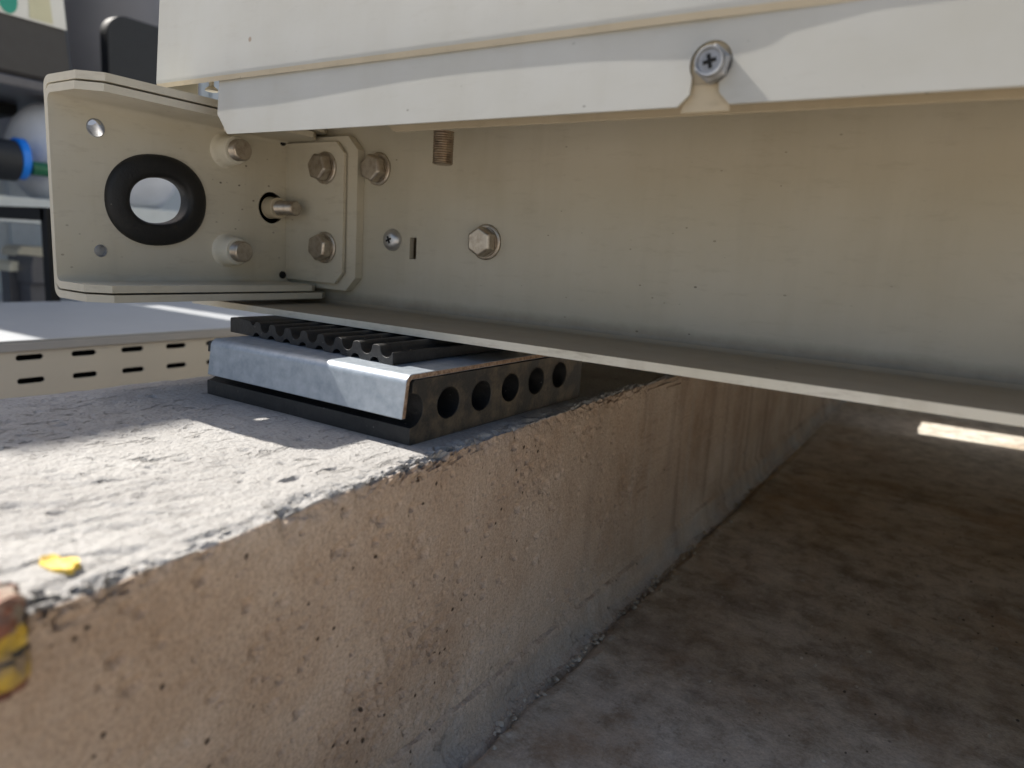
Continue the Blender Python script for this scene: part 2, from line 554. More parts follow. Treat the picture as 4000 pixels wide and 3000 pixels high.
def loft(bm, sections, closed=True):
    rs = [[bm.verts.new(p) for p in s] for s in sections]
    n = len(rs[0])
    for a, b in zip(rs, rs[1:]):
        for i in range(n if closed else n - 1):
            j = (i + 1) % n
            bm.faces.new((a[i], a[j], b[j], b[i]))
    if closed:
        bm.faces.new(rs[0])
        bm.faces.new(rs[-1])
    return rs

def arc(cx, cy, r, a0, a1, n=6):
    return [(cx + r * cos(radians(a0 + (a1 - a0) * i / n)), cy + r * sin(radians(a0 + (a1 - a0) * i / n))) for i in range(n + 1)]

def interp(x, pts):
    if x <= pts[0][0]:
        return pts[0][1]
    for (a, b), (c, d) in zip(pts, pts[1:]):
        if x <= c:
            t = (x - a) / (c - a)
            t = t * t * (3 - 2 * t)
            return b + (d - b) * t
    return pts[-1][1]

def fr(a, b, step):
    n = max(1, int(round((b - a) / step)))
    return [a + (b - a) * i / n for i in range(n + 1)]

ZG = -0.187          # floor level
# ------------------------------------------------------------------ ground
def build_floor():
    bm = bmesh.new()
    xs = sorted(set([-60, -20, -8, -4, -2.2, -1.4, -0.9, -0.6] + fr(-0.3, -0.23, 0.01) + fr(-0.222, -0.175, 0.0012) + fr(-0.17, 0.5, 0.008) + [0.7, 1.0, 1.6, 3, 8, 20, 60]))
    ys = sorted(set([-60, -20, -6, -2, -0.8, -0.3, 0.0] + fr(0.1, 0.3, 0.01) + fr(0.304, 1.1, 0.0035) + [1.3, 1.6, 2, 3, 5, 9, 20, 60]))
    g = []
    for y in ys:
        row = []
        for x in xs:
            h = 0
            if -0.32 < x < 0.55 and 0.05 < y < 1.15:
                h = 0.0016 * noise.noise(Vector((x * 9, y * 9, 0.3))) + 0.0007 * noise.noise(Vector((x * 45, y * 45, 2.3)))
                if -0.222 < x < -0.174:
                    xc = -0.2000 + 0.003 * noise.noise(Vector((y * 11, 2.2, 0))) + 0.0015 * noise.noise(Vector((y * 60, 5.2, 0)))
                    dp = 0.0045 * max(0.15, min(1, 0.7 + 1.1 * noise.noise(Vector((y * 15, 8.1, 0)))))
                    h -= dp * math.exp(-((x - xc) / 0.0021) ** 2)
                    h += 0.0016 * math.exp(-((x - xc - 0.007) / 0.005) ** 2) * (0.5 + noise.noise(Vector((y * 120, x * 120, 0))))
            row.append(bm.verts.new((x, y, ZG + h)))
        g.append(row)
    for a, b in zip(g, g[1:]):
        for i in range(len(xs) - 1):
            bm.faces.new((a[i], a[i + 1], b[i + 1], b[i]))
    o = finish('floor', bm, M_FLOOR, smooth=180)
    tag(o, kind='structure')
build_floor()
bm = bmesh.new()
box(bm, -6.5, -1.262, -3, 9, ZG - 0.03, ZG + 0.012)
tag(finish('yard_floor', bm, yard_mat()), kind='structure')

# ------------------------------------------------------------------ plinth
def build_plinth():
    def edge_u(v):
        return interp(v, [(-0.3, -0.190), (0.08, -0.1945), (0.20, -0.2035), (0.34, -0.2125), (0.5, -0.217), (2.2, -0.219)])
    vs = sorted(set(fr(-0.55, 0.0, 0.02) + fr(0.0, 0.56, 0.0013) + fr(0.56, 2.2, 0.02)))
    rg = random.Random(11)
    def pitset(n, a0, a1, v0, v1, rmin, rmax, pw, ncl, asp):
        cl = [(rg.uniform(a0, a1), rg.uniform(v0, v1)) for _ in range(ncl)]
        d = {}
        for i in range(n):
            if i % 2:
                c = rg.choice(cl)
                a, v = c[0] + rg.gauss(0, 0.012), c[1] + rg.gauss(0, 0.018)
            else:
                a, v = rg.uniform(a0, a1), rg.uniform(v0, v1)
            r = rmin + (rmax - rmin) * rg.random() ** pw
            p = (a, v, r, r * rg.uniform(0.5, 1.0), rg.uniform(0.75, asp))
            for ia in range(int((a - 2 * r) * 100 // 1), int((a + 2 * r) * 100 // 1) + 1):
                for iv in range(int((v - 2 * r) * 100 // 1), int((v + 2 * r) * 100 // 1) + 1):
                    d.setdefault((ia, iv), []).append(p)
        return d
    sidp = pitset(2300, -0.158, -0.008, 0.0, 0.95, 0.0011, 0.0032, 3.4, 26, 1.3)
    tops = pitset(520, -0.47, -0.21, 0.02, 0.30, 0.0007, 0.0026, 4.0, 16, 2.2)
    spall = [(0.245, -0.085, 0.017, 0.0013), (0.262, -0.104, 0.010, 0.0022), (0.218, -0.112, 0.007, 0.003), (0.31, -0.135, 0.012, 0.0012), (0.12, -0.075, 0.014, 0.0012), (0.43, -0.06, 0.008, 0.0014)]
    def carve(d, a, v):
        o = 0.0
        for pa, pv, r, dep, asp in d.get((int(a * 100 // 1), int(v * 100 // 1)), ()):
            q = ((a - pa) / r) ** 2 + ((v - pv) / (r * asp)) ** 2
            if q < 1.4:
                o = max(o, dep * min(1.0, 1.4 - q) * 1.2)
        return o
    # path parameter: list of (kind, s)
    path = []
    for s in fr(0.0, 0.17, 0.02)[:-1]:
        path.append(('L', s))
    for s in fr(0.0, 0.18, 0.0021)[:-1]:
        path.append(('T', s))             # offset from left edge
    for s in fr(-0.085, -0.03, 0.0018)[:-1]:
        path.append(('E', s))
    for s in fr(-0.03, 0.026, 0.0011)[:-1]:
        path.append(('E', s))             # signed arc length about the right arris
    for s in fr(0.026, 0.158, 0.00125):
        path.append(('R', s))
    for s in ((0.0006, 0.1605), (0.0030, 0.1625), (0.0044, 0.1665), (0.0050, 0.171), (0.0056, 0.175), (0.0064, 0.179), (0.0080, 0.1825), (0.0105, 0.185), (0.0135, 0.187), (0.0165, 0.193)):
        path.append(('F', s))
    bm = bmesh.new()
    lay = None
    rows, sides = [], []
    for v in vs:
        e = edge_u(v)
        base = -0.2165
        # chipping along the arris
        c = 0.0018 + 0.0020 * (noise.noise(Vector((v * 60, 1.2, 0))) + 1)
        c += 0.009 * max(0, noise.noise(Vector((v * 21, 7.7, 3))) - 0.12) * (1.6 if v < 0.26 else 0.5)
        c += 0.0016 * max(0, noise.noise(Vector((v * 260, 2.2, 9))))
        row = []
        for k, s in path:
            if k == 'L':
                z = -0.19 + s * 1.0
                u = -0.474 + 0.004 * noise.noise(Vector((v * 14, z * 20, 5)))
                q = Vector((u, v, z)); sd = 1
            elif k == 'T':
                u = -0.474 + s * ((e - 0.085 + 0.474) / 0.18)
                q = Vector((u, v, 0)); sd = 0
            elif k == 'E':
                if s <= 0:
                    q = Vector((e + s, v, 0)); sd = 0
                else:
                    q = Vector((e + (base - e) * s / 0.187, v, -s)); sd = 1
            elif k == 'R':
                q = Vector((e + (base - e) * s / 0.187, v, -s)); sd = 1
            else:
                wob = 0.0022 * noise.noise(Vector((v * 7, 3.3, 1))) + 0.0016 * noise.noise(Vector((v * 60, s[1] * 60, 1))) + 0.0011 * noise.noise(Vector((v * 260, s[1] * 260, 5)))
                q = Vector((base + s[0] + wob * min(1, s[0] / 0.003), v, -s[1] + 0.002 * noise.noise(Vector((v * 90, s[0] * 400, 0)))))
                sd = max(0.35, min(1.0, (0.78 if s[1] < 0.180 else 0.6) + 0.5 * noise.noise(Vector((v * 30, s[1] * 60, 3)))))
                if s[1] < 0.164:
                    sd = 1
            if k in 'TE' and sd == 0:
                n3 = noise.noise(Vector((q.x * 22, v * 22, 0))) * 0.0011 + noise.noise(Vector((q.x * 70, v * 70, 4))) * 0.0005
                if k == 'T' and s < 0.03:
                    n3 -= 0.004 * (1 - s / 0.03) ** 2 + 0.004 * max(0, noise.noise(Vector((v * 25, s * 40, 8)))) * (1 - s / 0.03)
                pad = 1.0 if not (0.24 < v < 0.47 and -0.42 < q.x < -0.215) else 0.25
                if v < 0.56:
                    fine = max(0.35, min(1.0, 1.25 - v / 0.30))
                    lo = noise.noise(Vector((q.x * 9 + 4, v * 7, 2)))
                    cr = 1 - abs(noise.noise(Vector((q.x * 52 + 2 * lo, v * 21, 1.7))))
                    cr2 = 1 - abs(noise.noise(Vector((q.x * 90, v * 55 + lo, 6.1))))
                    n3 -= 0.0016 * fine * max(0, cr - 0.90) / 0.10 * max(0, min(1, 0.5 + 2.4 * lo))
                    n3 -= 0.0011 * fine * max(0, cr2 - 0.90) / 0.10 * max(0, min(1, 0.2 - 2.0 * lo))
                    n3 += 0.00050 * fine * noise.noise(Vector((q.x * 230, v * 170, 6)))
                    n3 -= 0.7 * carve(tops, q.x, v) * (1 if pad == 1 else 0)
                q.z += n3 * pad
            elif k == 'R' or (k == 'E' and sd):
                q.x += 0.0008 * noise.noise(Vector((q.z * 9, v * 9, 3))) + 0.0002 * noise.noise(Vector((q.z * 160, v * 160, 3)))
                if v < 1.0:
                    q.x -= carve(sidp, q.z, v)
                    for (pv, pz, pr, pd) in spall:
                        d = sqrt((v - pv) ** 2 + ((q.z - pz) * 1.2) ** 2) / pr
                        d += 0.5 * noise.noise(Vector((v * 70, q.z * 70, pv * 9)))
                        if d < 1:
                            q.x -= pd * min(1, (1 - d) * 3) * (0.6 + 0.7 * noise.noise(Vector((v * 240, q.z * 240, 2))))
            if k == 'E':
                d = abs(s)
                reach = c * 2.6
                if d < reach:
                    fall = (1 - d / reach) ** 1.3
                    amt = c * fall
                    n = noise.noise(Vector((q.x * 420, v * 420, q.z * 420)))
                    n2 = noise.noise(Vector((q.x * 170, v * 170, q.z * 170 + 3)))
                    amt *= 0.75 + 0.55 * n2
                    crisp = max(0.0, min(1.0, (0.75 if v < 0.27 else 0.4) + 1.2 * noise.noise(Vector((v * 17, 4.4, 2)))))
                    cell = noise.cell(Vector((q.x * 330 + 3 * n2, v * 330 + 3 * n2, q.z * 330)))
                    amt += (0.0006 * n + crisp * 0.0030 * (cell - 0.3)) * min(1, fall * 2.2)
                    q.x -= amt * 0.75
                    q.z -= amt * 0.75
            row.append(bm.verts.new(q))
            sides.append(sd if k != 'E' else (1.0 if s > 0 else 0.0))
        rows.append(row)
    for a, b in zip(rows, rows[1:]):
        for i in range(len(path) - 1):
            bm.faces.new((a[i], a[i + 1], b[i + 1], b[i]))
    for r in (rows[0], rows[-1]):
        bm.faces.new(r)
    bm.verts.index_update()
    from mathutils.bvhtree import BVHTree
    global PLINTH
    PLINTH = BVHTree.FromBMesh(bm)
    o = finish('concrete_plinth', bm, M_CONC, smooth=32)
    at = o.data.attributes.new('side', 'FLOAT', 'POINT')
    at.data.foreach_set('value', [float(x) for x in sides])
    tag(o, 'long concrete plinth with a chipped top edge and pitted brown side under the rubber pads', 'plinth')
build_plinth()

# ------------------------------------------------------------------ thick rubber pad with holes
def build_pad():
    U0, U1 = -0.4005, -0.2294
    prof = [(0.4535, 0.0), (0.4535, 0.0335), (0.2685, 0.0340)]
    prof += [(0.2672, 0.0328), (0.2668, 0.0275)]
    prof += arc(0.2668, 0.0184, 0.0090, 86, -86, 14)
    prof += [(0.2662, 0.0092), (0.2660, 0.0085), (0.2660, 0.0)]
    prof = prof[::-1]
    holes = [ell(0.2972 + 0.0309 * i, 0.0183 - (0.0004 * i if i < 2 else -0.0006 * (i - 1)), 0.0098, 0.0086, 36) for i in range(5)]
    bm = bmesh.new()
    prism(bm, prof, holes, 'x', U0, U1)
    for f in bm.faces:
        if all(abs(v.co.x - U1) < 1e-6 for v in f.verts):
            f.material_index = 1
    for i in range(5):
        cy, cz = 0.2972 + 0.0309 * i, 0.0183 - (0.0004 * i if i < 2 else -0.0006 * (i - 1))
        n0 = len(bm.faces)
        rr = []
        for rad, dx in ((0.0099, -0.0002), (0.0101, 0.00025), (0.0105, 0.0003), (0.0108, -0.0002)):
            rr.append([bm.verts.new((U1 + dx, cy + rad * cos(a), cz + (rad - 0.0012) * sin(a) + 0.0001 * sin(5 * a + i))) for a in [2 * pi * k / 36 for k in range(36)]])
        for a, b in zip(rr, rr[1:]):
            for k in range(36):
                f = bm.faces.new((a[k], a[(k + 1) % 36], b[(k + 1) % 36], b[k]))
                f.material_index = 1
    o = finish('rubber_pad', bm, [M_RUB, M_RUBD], smooth=35, bevel=0.0006)
    tag(o, 'thick dusty black rubber pad with round holes in its end lying on the plinth', 'rubber pad')
build_pad()

# ------------------------------------------------------------------ galvanised cover plate
def build_plate():
    U0, U1 = -0.3895, -0.2290
    v0, v1, zt, th, r = 0.2613, 0.4575, 0.0374, 0.0029, 0.0052
    ri = r - th
    out = [(v0, 0.0150)] + arc(v0 + r, zt - r, r, 180, 90, 8) + arc(v1 - r, zt - r, r, 90, 0, 8) + [(v1, 0.0265)]
    inn = [(v1 - th, 0.0265)] + arc(v1 - r, zt - r, ri, 0, 90, 8) + arc(v0 + r, zt - r, ri, 90, 180, 8) + [(v0 + th, 0.0150)]
    ring = [(p[0] - (0.0021 * (zt - r - p[1]) / 0.016 if p[0] < 0.27 and p[1] < zt - r else 0), p[1]) for p in out + inn]
    bm = bmesh.new()
    n = len(ring)
    a = [bm.verts.new((U0, p[0], p[1])) for p in ring]
    b = [bm.verts.new((U1, p[0], p[1])) for p in ring]
    for i in range(n):
        j = (i + 1) % n
        bm.faces.new((a[i], a[j], b[j], b[i]))
    h = len(out)
    for q in (a, b):
        for i in range(h - 1):
            f = bm.faces.new((q[i], q[i + 1], q[n - 2 - i], q[n - 1 - i]))
            f.material_index = 1
    o = finish('steel_plate', bm, [M_GALV, M_EDGE], smooth=40)
    md = o.modifiers.new('bevel', 'BEVEL'); md.width = 0.0003; md.segments = 1
    md.limit_method = 'ANGLE'; md.angle_limit = radians(50)
    tag(o, 'bent galvanised steel cover plate with brown cut edges, folded over the thick rubber pad', 'steel plate')
build_plate()

# ------------------------------------------------------------------ corrugated rubber pad
def build_corrugated():
    U0, U1, z0, z1 = -0.4095, -0.2529, 0.0376, 0.0474
    pitch = 0.0160
    top = []
    n = int((U1 - U0) / pitch)
    # flat first land at the far end, then round scallops with narrow crests
    x = U1
    pts = [(U1, z0), (U1, z1 - 0.0035)]
    pts += [(U1 - 0.0008, z1 - 0.0028)]
    x = U1 - 0.0008
    crest = []
    rc, rt, dt = 0.0034, 0.0046, 0.0042
    while x - pitch > U0 + 0.012:
        for k in range(1, 13):                      # round trough
            a = pi * k / 12
            pts.append((x - rt + rt * cos(a), z1 - 0.0020 - dt * sin(a)))
        cxm = x - 2 * rt - rc
        crest.append(cxm)
        for k in range(1, 9):                       # narrow crest
            a = pi * k / 8
            pts.append((cxm + rc * cos(a), z1 - 0.0020 + 0.0020 * sin(a)))
        x -= pitch
    pts += [(x - 0.002, z1 - 0.003), (x - 0.004, z1 - 0.001), (x - 0.006, z1), (U0 + 0.001, z1), (U0, z1 - 0.001), (U0, z0)]
    for cxm in sorted(crest):
        for k in range(9):
            aa = pi - pi * k / 8
            pts.append((cxm - 0.001 + 0.0036 * cos(aa), z0 + 0.0027 * sin(aa)))
    bm = bmesh.new()
    d0, d1 = 0.2775, 0.400
    sk = 0.078
    f0 = [bm.verts.new((p[0], d0 + (U1 - p[0]) * sk, p[1])) for p in pts]
    f1 = [bm.verts.new((p[0], d1 + (U1 - p[0]) * sk, p[1])) for p in pts]
    nn = len(pts)
    e0 = [bm.edges.new((f0[i], f0[(i + 1) % nn])) for i in range(nn)]
    e1 = [bm.edges.new((f1[i], f1[(i + 1) % nn])) for i in range(nn)]
    bmesh.ops.triangle_fill(bm, edges=e0, use_beauty=True)
    bmesh.ops.triangle_fill(bm, edges=e1, use_beauty=True)
    for i in range(nn):
        j = (i + 1) % nn
        bm.faces.new((f0[i], f0[j], f1[j], f1[i]))
    o = finish('rubber_pad', bm, M_RUB, smooth=35, bevel=0.0004)
    tag(o, 'thin black corrugated rubber pad squeezed between the steel plate and the base rail', 'rubber pad')
build_corrugated()

# ------------------------------------------------------------------ outdoor unit
AC = thing('air_conditioner', (0.4, 0.8, 0.0477),
           'large cream outdoor air conditioning unit with a bolted corner bracket standing on the rubber pads', 'air conditioner')
UR = 1.30
VB = 1.50

def panel_gap(u):
    return interp(u, [(-0.47, 0.0026), (-0.40, 0.0025), (-0.23, 0.00172), (-0.17, 0.00178), (-0.112, 0.0022), (-0.098, 0.0021), (-0.074, 0.0013), (-0.045, 0.0009), (0.05, 0.00085), (0.4, 0.0012), (1.3, 0.0012)])
VS = 0.2805           # skirt plane
TILT = 0.080          # the skirt leans out a little at its foot

def build_front_panel():
    bm = bmesh.new()
    us = fr(-0.4705, 0.1, 0.01) + fr(0.15, UR, 0.05)
    zs = [(0.1932, 0.0007), (0.1960, 0.00025), (0.1968, 0.00005), (0.1985, 0.0), (0.21, 0), (0.25, 0), (0.32, 0), (0.45, 0), (0.8, 0), (1.7, 0)]
    g = []
    for z, off in zs:
        row = []
        for u in us:
            gp = panel_gap(u)
            k = min(1, max(0, (z - 0.2) / 0.25))
            gp = gp * (1 - k) + 0.0014 * k
            lean = 0.070 * (min(z, 0.45) - 0.196)
            row.append(bm.verts.new((u, VS + 0.0014 - gp + off + lean, z)))
        g.append(row)
    for a, b in zip(g, g[1:]):
        for i in range(len(us) - 1):
            bm.faces.new((a[i], a[i + 1], b[i + 1], b[i]))
    for f in bm.faces:
        c = f.calc_center_median()
        if c.z < 0.1962:
            f.material_index = 1
    # folded return at the left end
    lft = [r[0] for r in g]
    back = [bm.verts.new((v.co.x, v.co.y + 0.030, v.co.z)) for v in lft]
    for i in range(len(lft) - 1):
        bm.faces.new((lft[i], lft[i + 1], back[i + 1], back[i]))
    # bottom return behind the hem
    bot = [bm.verts.new((v.co.x, v.co.y + 0.0012, v.co.z + 0.0012)) for v in g[0]]
    bk2 = [bm.verts.new((v.co.x, v.co.y + 0.0012, 0.2005)) for v in g[0]]
    for i in range(len(us) - 1):
        f = bm.faces.new((g[0][i], g[0][i + 1], bot[i + 1], bot[i])); f.material_index = 1
        f = bm.faces.new((bot[i], bot[i + 1], bk2[i + 1], bk2[i])); f.material_index = 1
    return finish('front_panel', bm, [M_PANEL, M_HEM], AC, smooth=30)
build_front_panel()

bm = bmesh.new()
box(bm, -0.4690, UR, 0.3175, VB, 0.2105, 1.70)
finish('cabinet', bm, M_PANEL, AC, bevel=0.003)

def build_skirt():
    """base pan skirt with a keyhole notch round the panel screw"""
    cx, cz, r = -0.0970, 0.1770, 0.0084
    zb = 0.1612
    out = [(UR, 0.2), (-0.4065, 0.2), (-0.4065, 0.1740), (-0.3955, zb + 0.0004)]
    out += [(-0.3, zb), (-0.2, zb), (-0.1085, zb), (-0.1040, 0.1657), (-0.1038, 0.1700)]
    a0 = math.degrees(atan2(0.1700 - cz, -0.1038 - cx))
    a1 = math.degrees(atan2(0.1690 - cz, -0.0925 - cx))
    out += arc(cx, cz, r, a0, a1 - 360, 24)[1:]
    out += [(-0.0922, 0.1658), (-0.0877, zb), (0.0, zb), (0.2, zb), (UR, zb)]
    bm = bmesh.new()
    prism(bm, out, [], 'y', VS, VS + 0.0014, True)
    for v in bm.verts:
        v.co.y += (v.co.z - 0.178) * TILT
    return finish('skirt', bm, M_PANEL, AC)
build_skirt()

bm = bmesh.new()       # base pan behind the skirt and over the rails
box(bm, -0.4045, UR, VS + 0.0024, VS + 0.0034, 0.1640, 0.2077)
prism(bm, [(-0.1080, 0.1594), (-0.0882, 0.1594), (-0.0905, 0.1700), (-0.1060, 0.1700)], [], 'y', VS + 0.0018, VS + 0.0023)
box(bm, -0.466, UR, VS + 0.0034, VB, 0.2080, 0.2102)
box(bm, -0.4655, -0.4640, 0.338, VB - 0.01, 0.1880, 0.2079)  # flange added to keep leaking sun off the rail web
prism(bm, [(-0.2965, 0.1662), (UR, 0.1662), (UR, 0.2078), (-0.3040, 0.2078), (-0.3040, 0.1715)], [], 'y', 0.3200, 0.3222)
finish('base_pan', bm, M_HEM, AC, bevel=0.0004)

def build_rail(name, v_web, v_lip, left, bevel_top):
    """C-shaped base rail: web at v_web, flanges reaching to v_lip"""
    s = 1 if v_web > v_lip else -1
    zb0, zb1, zt0, zt1, th = 0.0477, 0.0523, 0.1662, 0.2078, 0.0045
    bm = bmesh.new()
    slot = [(-0.3514, 0.0920), (-0.3450, 0.0920), (-0.3450, 0.1076), (-0.3514, 0.1076)]
    r = 0.005
    if s == 1:
        prism(bm, [(left + 0.012, zb1 + r), (UR, zb1 + r), (UR, zt1), (left + 0.012, zt1)], [slot], 'y', v_web, v_web + th)
    else:
        prism(bm, [(left + 0.012, zb1 + r), (UR, zb1 + r), (UR, zt1), (left + 0.012, zt1)], [], 'y', v_web - th, v_web)
    # bend between web and bottom flange
    prof = [(v_web + s * th, zb1 + r)]
    R = r + th
    prof += [(v_web - s * r + s * R * cos(radians(a)), zb1 + r + R * sin(radians(a))) for a in (-15, -30, -45, -60, -75, -90)]
    prof += [(v_lip, zb1 + r - R), (v_lip, zb1)]
    prof += [(v_web - s * r + s * r * cos(radians(a)), zb1 + r + r * sin(radians(a))) for a in (-90, -70, -50, -30, -10)]
    prof += [(v_web, zb1 + r)]
    secs = []
    for u, cut in ((left, 0.010), (left + 0.010, 0.0), (UR, 0.0)):
        secs.append([(u, (p[0] + s * cut if abs(p[0] - v_lip) < 1e-6 else p[0]), p[1]) for p in prof])
    loft(bm, secs)
    bmesh.ops.recalc_face_normals(bm, faces=bm.faces)
    for f in bm.faces:
        c = f.calc_center_median()
        if f.normal.z > 0.6 and c.z < 0.07:
            f.material_index = 1  # flange top coloured darker for the shade under the skirt
        elif c.z < 0.0524 and abs(c.y - v_lip) < 0.0002:
            f.material_index = 2  # lip coloured paler for the light from the open front
    return finish(name, bm, [M_RAIL, M_RAIL_SHADE, M_LIP], AC, smooth=35)
build_rail('base_rail', 0.4000, 0.3220, -0.5120, True)
bm = bmesh.new()
box(bm, -0.358, -0.338, 0.4075, 0.4095, 0.085, 0.115)
finish('slot_backing', bm, M_STUD, AC)  # plate added behind the slot so its inside looks dark and rusty
build_rail('base_rail', 1.4180, 1.4960, -0.5120, True)

bm = bmesh.new()
box(bm, -0.4802, -0.4770, 0.4060, 1.3850, 0.0560, 0.2078)
box(bm, -0.4769, -0.44, 0.4060, 1.3850, 0.0560, 0.0600)
finish('added_side_rail', bm, M_RAIL, AC)  # unseen rail, added to stop sun reaching the plinth behind the pads

# ---- bracket: two nested channels running from the rail towards the camera
V0 = 0.2149
def channel(name, up_out, up_in, zlo, zhi, fth, rad, vnear, vfar, tip, parent, holes, tab, mat, bev=0.0008):
    bm = bmesh.new()
    hj = rad + fth * 0.35
    prism(bm, [(vnear, zlo + hj), (vfar, zlo + hj), (vfar, zhi - hj), (vnear, zhi - hj)], holes, 'x', up_out, up_in)
    pth = up_in - up_out
    for sgn, z in ((1, zhi), (-1, zlo)):
        o1 = arc(up_out + rad, 0, rad, 180, 90, 6)
        outp = [(p[0], z - sgn * rad + sgn * p[1]) for p in o1]
        ri = max(0.0012, rad - pth)
        i1 = arc(up_in + ri, 0, ri, 90, 180, 6)
        innp = [(p[0], z - sgn * (fth + ri) + sgn * p[1]) for p in i1]
        secs = []
        for v, tp in ((vnear, tip - 0.0115), (vnear + 0.0105, tip), (vfar - 0.012, tip), (vfar, tip - 0.010)):
            ring = [(up_out, v, z - sgn * hj)] + [(p[0], v, p[1]) for p in outp[1:]] + [(tp, v, z), (tp, v, z - sgn * fth)]
            ring += [(p[0], v, p[1]) for p in innp] + [(up_in, v, z - sgn * hj * 1.02)]
            secs.append(ring)
        loft(bm, secs)
    if tab:
        ua, ub, va, vb, za, zb, ch = tab
        prism(bm, [(ua, za), (ub - ch, za), (ub, za + ch), (ub, zb - ch), (ub - ch, zb), (ua, zb)], [], 'y', va, vb)
    return finish(name, bm, mat, parent, smooth=35, bevel=bev, segs=3)

def plate_holes(cl):
    hs = [ell(0.2800, 0.1210, 0.0245 + cl, 0.0215 + cl, 44, radians(-8))]
    hs.append(ell(0.2414, 0.1618, 0.0056, 0.0056, 24))
    hs.append(ell(0.2413, 0.0858, 0.0040 + cl * 0.5, 0.0040 + cl * 0.5, 24))
    if cl == 0:
        hs.append(ell(0.3745, 0.1245, 0.0122, 0.0122, 30))
    return hs
BR = channel('mounting_bracket', -0.4802, -0.4774, 0.0563, 0.1873, 0.0046, 0.0068, V0, 0.3998, -0.4305, AC, plate_holes(0.001),
             (-0.4774, -0.3992, 0.3926, 0.3998, 0.0640, 0.1800, 0.0105), M_PAINT, 0.0013)
channel('inner_channel', -0.4768, -0.4750, 0.0621, 0.1815, 0.0045, 0.0060, V0 - 0.0006, 0.3900, -0.4312, BR, plate_holes(0.0),
        (-0.4750, -0.4095, 0.3885, 0.3912, 0.0690, 0.1755, 0.0085), M_PAINT)
for z in (0.1765, 0.0718):
    bm = bmesh.new()
    lathe(bm, [(0.0031, 0.0), (0.0031, 0.0012), (0.0022, 0.0016)], 'x', (-0.4752, 0.3850, z), 16)
    finish('relief_disc', bm, M_BLACK, BR, smooth=40)  # black disc standing in for the dark inside a relief hole

def build_grommet():
    bm = bmesh.new()
    n, mseg = 64, 20
    rings = []
    for i in range(n):
        a = 2 * pi * i / n
        # slightly lopsided oval, mid-line radius and tube radius
        rx, rz = 0.0276, 0.0236
        w_ = (abs(cos(a)) ** 2.2 + abs(sin(a)) ** 2.2) ** (-1 / 2.2) * 0.99 + 0.045 * sin(2 * a + 0.6)
        cy = 0.2806 + rx * w_ * cos(a)
        cz = 0.1212 + rz * w_ * sin(a)
        d = Vector((0, cos(a) / rx, sin(a) / rz)).normalized()
        ring = []
        for j in range(mseg):
            b = 2 * pi * j / mseg
            rad = 0.0077
            sb, cb = sin(b), cos(b)
            # flattened, washer-like cross-section with a long inner lip
            fx = abs(sb) ** 0.55 * (1 if sb > 0 else -1)
            fr_ = abs(cb) ** 0.75 * (1 if cb > 0 else -1)
            dep = 0.0056 if sb > 0 else 0.0080
            q = Vector((-0.4756 + dep * fx * (1 - 0.22 * fr_), cy, cz)) + d * rad * fr_
            ring.append(bm.verts.new(q))
        rings.append(ring)
    for i in range(n):
        a, b = rings[i], rings[(i + 1) % n]
        for j in range(mseg):
            k = (j + 1) % mseg
            bm.faces.new((a[j], a[k], b[k], b[j]))
    return finish('grommet', bm, M_GROM, BR, smooth=180)
build_grommet()

def insert(v, z, ro, ri):
    bm = bmesh.new()
    L = 0.0072 if v == 0.2414 else 0.0012
    lathe(bm, [(ri, -L), (ro - 0.0001, -L), (ro, -0.0012), (ro, 0.0003), (ro - 0.0003, 0.0005), (ri + 0.0002, 0.0005), (ri, 0.0002), (ri, -0.0008), (ri, -L)], 'x', (-0.4750, v, z), 28, cap=False)
    if v == 0.2414:            # sleeve slanted along the sun so its beam gets through
        for q in bm.verts:
            if q.co.x < -0.4755:
                q.co.z += (-0.4755 - q.co.x) * 1.05
    finish('rivet_nut', bm, M_DULL, BR, smooth=35)
insert(0.2414, 0.1618, 0.0056, 0.0050)
insert(0.2413, 0.0858, 0.0040, 0.0033)

bm = bmesh.new()
lathe(bm, [(0.0033, -0.0032), (0.0033, -0.0009), (0.0016, -0.0005)], 'x', (-0.4750, 0.2413, 0.0858), 20)
finish('nut_core', bm, M_DULL, BR, smooth=35)

def thread(bm, axis, center, r, d0, d1, pitch, n=20, sgn=1):
    prof = []
    d = d0
    up = True
    while d < d1 - pitch * 0.6:
        prof.append((r if up else r - 0.00055, d))
        d += pitch / 2
        up = not up
    prof += [(r, d1 - pitch * 0.5), (r - 0.0010, d1)]
    prof = [(p, sgn * q) for p, q in prof]
    lathe(bm, prof, axis, center, n)

for v, z in ((0.3333, 0.1618), (0.3335, 0.0895)):
    bm = bmesh.new()
    lathe(bm, [(0.0125, 0.0), (0.0112, 0.0012), (0.0104, 0.003), (0.0102, 0.0125), (0.0094, 0.0136), (0.0078, 0.0138)], 'x', (-0.4751, v, z), 32)
    sl = finish('sleeve', bm, M_LIP, BR, smooth=40)
    bm = bmesh.new()
    thread(bm, 'x', (-0.4751, v, z), 0.0076, 0.012, 0.0215, 0.0014, 24)
    finish('bolt_end', bm, M_BOLT, AC, smooth=30)
bm = bmesh.new()
lathe(bm, [(0.0120, -0.0014), (0.0085, -0.0014), (0.0080, -0.0012), (0.0080, 0.0085), (0.0074, 0.0092), (0.0055, 0.0092)], 'x', (-0.4750, 0.3745, 0.1245), 30)
finish('sleeve', bm, M_HEM, BR, smooth=40)
bm = bmesh.new()
thread(bm, 'x', (-0.4750, 0.3745, 0.1245), 0.0056, 0.008, 0.0290, 0.0013, 22)
finish('stud', bm, M_BOLT, AC, smooth=30)

